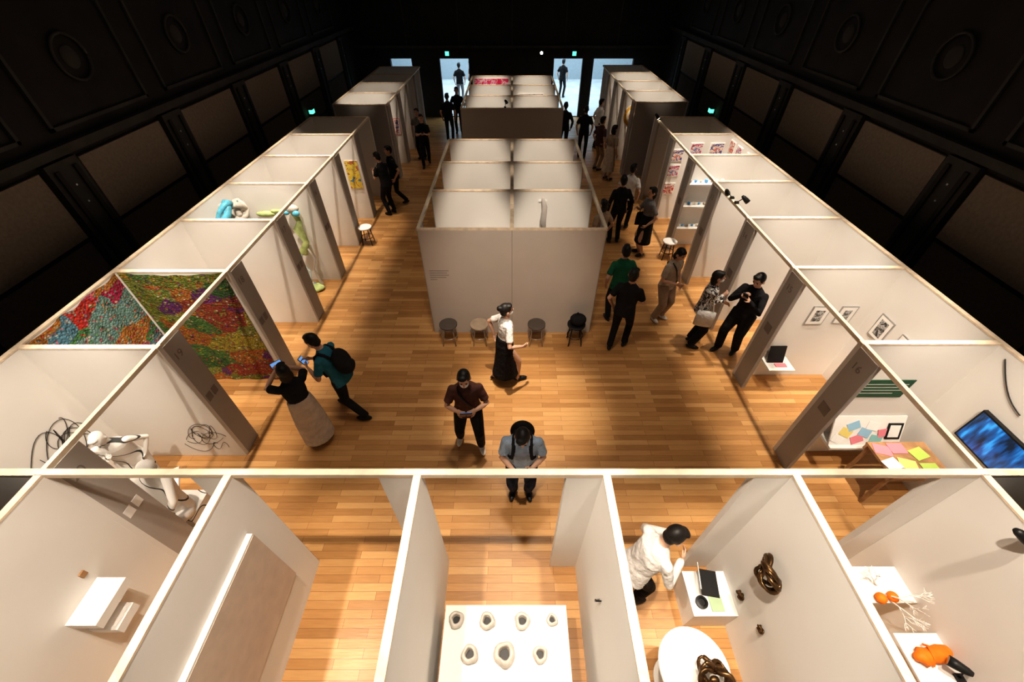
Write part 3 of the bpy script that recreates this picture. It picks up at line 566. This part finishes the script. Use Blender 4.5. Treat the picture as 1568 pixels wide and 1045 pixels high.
b=MB(); y=7.38-T; b.tube([(.58,y-.02,2.05),(.62,y-.05,1.9),(.60,y-.05,1.6),(.63,y-.03,1.45)],[(.03,.02),(.05,.03),(.06,.03),(.04,.02)],mat('grey_linen',(.45,.42,.40),.9),n=12); b.box(.5,.66,y-.011,y-.001,1.98,2.02,PAPER); b.obj('hanging_garment_piece')
b=MB(); b.box(.15,.75,6.95,7.2,.92,.95,SHELFW); b.box(.2,.24,6.97,7.18,0,.92,SHELFW); b.box(.66,.70,6.97,7.18,0,.92,SHELFW); b.box(.22,.62,7.0,7.15,.95,1.2,BLK); b.obj('display_table')
b=MB(); b.box(-.78,-.5,7.05,7.3,0,1.35,SHELFW); b.obj('tall_pedestal')
b=MB()
for r,m_,d in ((.36,PAPER,.01),(.35,mat('ochre_ring',(.75,.4,.05),.6),.014),(.26,mat('cream_ring',(.8,.7,.5),.6),.018),(.18,mat('orange_ring',(.75,.2,.03),.6),.022),(.09,mat('cream_ring',(.8,.7,.5),.6),.026)):
    b.tube([(4.14,15.27-T-.001,1.45),(4.14,15.27-T-d,1.45)],[r,r],m_,rnd=False,n=40)
b.obj('concentric_circle_painting')
SEAT=mat('birch_seat',(.42,.33,.25),.5,noise=.15)
def stool(x,y,m,seat,rot=0,bagm=None):
    b=MB(); b.lathe((x,y,0),[(.155,.425),(.165,.43),(.165,.455),(.155,.46)],seat,n=28)
    for k in range(4):
        a=rot+math.pi/4+k*math.pi/2; b.tube([(x+.11*math.cos(a),y+.11*math.sin(a),.43),(x+.17*math.cos(a),y+.17*math.sin(a),0)],[.011,.011],m,rnd=False,n=8)
    pts=[(x+.145*math.cos(t*math.pi/12),y+.145*math.sin(t*math.pi/12),.19) for t in range(25)]; b.tube(pts,[.008]*25,m,rnd=False,n=6)
    if bagm: b.ell((x+.02,y,.56),(.15,.13,.11),bagm); b.tube([(x-.06,y,.63),(x,y,.72),(x+.08,y,.63)],[.012]*3,bagm)
    b.obj('round_stool')
SG=mat('dark_seat',(.10,.08,.07),.5)
for x,s_,bg in ((-1.17,SG,None),(-.60,SEAT,None),(.45,SG,None),(1.18,BLK,cB)): stool(x,5.60,STEEL if bg is None else BLK,s_,bagm=bg)
stool(-3.68,9.3,BLK,PAPER); stool(3.75,8.6,BLK,PAPER)
def text(txt,x,y,z,size,rot,name):
    t=bpy.data.curves.new(name,'FONT'); t.body=txt; t.size=size; t.extrude=.001; o=bpy.data.objects.new('t',t); C.objects.link(o); bpy.context.view_layer.update()
    me=bpy.data.meshes.new_from_object(o.evaluated_get(bpy.context.evaluated_depsgraph_get())); bpy.data.objects.remove(o); me.materials.clear(); me.materials.append(SEAM)
    o=bpy.data.objects.new(name,me); o.location=(x,y,z); o.rotation_euler=rot; C.objects.link(o)
for i,y in enumerate(rowsL[:5]):
    text(str(20-i),-A+T+.002,y+.06,1.9,.14,(math.pi/2,0,math.pi/2),'booth_number'); b=MB(); q=-A+T+.001; b.box(q,q+.003,y+.06,y+.15,1.15,1.27,PAPER if i==0 else SEAM); b.box(q,q+.003,y+.18,y+.26,1.15,1.27,PAPER if i==0 else SEAM); b.obj('caption_card')
for i,y in enumerate(rowsR[1:6]):
    text(str(16-i),A-T-.002,y-.08,1.9,.14,(math.pi/2,0,-math.pi/2),'booth_number')
    b=MB(); q=A-T-.001; b.box(q-.003,q,y-.25,y-.1,1.15,1.30,SEAM); b.obj('caption_card')
EX=mat('exit_sign_green',(.05,.5,.3),.5,emis=(.15,1,.6),es=1.5)
for x,y,z,a in ((-2.73,20.66,2.45,0),(2.62,20.66,2.45,0),(-6.46,14.6,1.75,1),(6.46,14.7,1.75,1)):
    b=MB()
    if a==0: b.box(x-.10,x+.10,y-.03,y+.02,z-.09,z+.09,BLK); b.box(x-.08,x+.08,y-.034,y-.03,z-.075,z+.075,EX)
    else: b.box(x-.05,x+.05,y-.10,y+.10,z-.07,z+.07,BLK); s_=-1 if x>0 else 1; p,q=sorted((x+s_*.05,x+s_*.054)); b.box(p,q,y-.08,y+.08,z-.055,z+.055,EX); b.box(x-.06,x+.06,y-.106,y-.10,z-.055,z+.055,EX)
    b.obj('exit_sign')
b=MB(); b.tube([(1.23,20.6,2.55),(1.23,20.45,2.5)],[.05,.07],BLK,rnd=False); b.ell((1.23,20.44,2.5),(.05,.02,.05),mat('bright_bulb',(1,1,1),emis=(1,.95,.85),es=60)); b.obj('distant_floodlight')
cam=bpy.data.cameras.new('camera'); co=bpy.data.objects.new('camera',cam); C.objects.link(co)
co.location=(0,0,5.3); co.rotation_euler=(math.radians(46.7),0,0); cam.lens=14.21; cam.sensor_width=36; cam.clip_start=.05
bpy.context.scene.camera=co
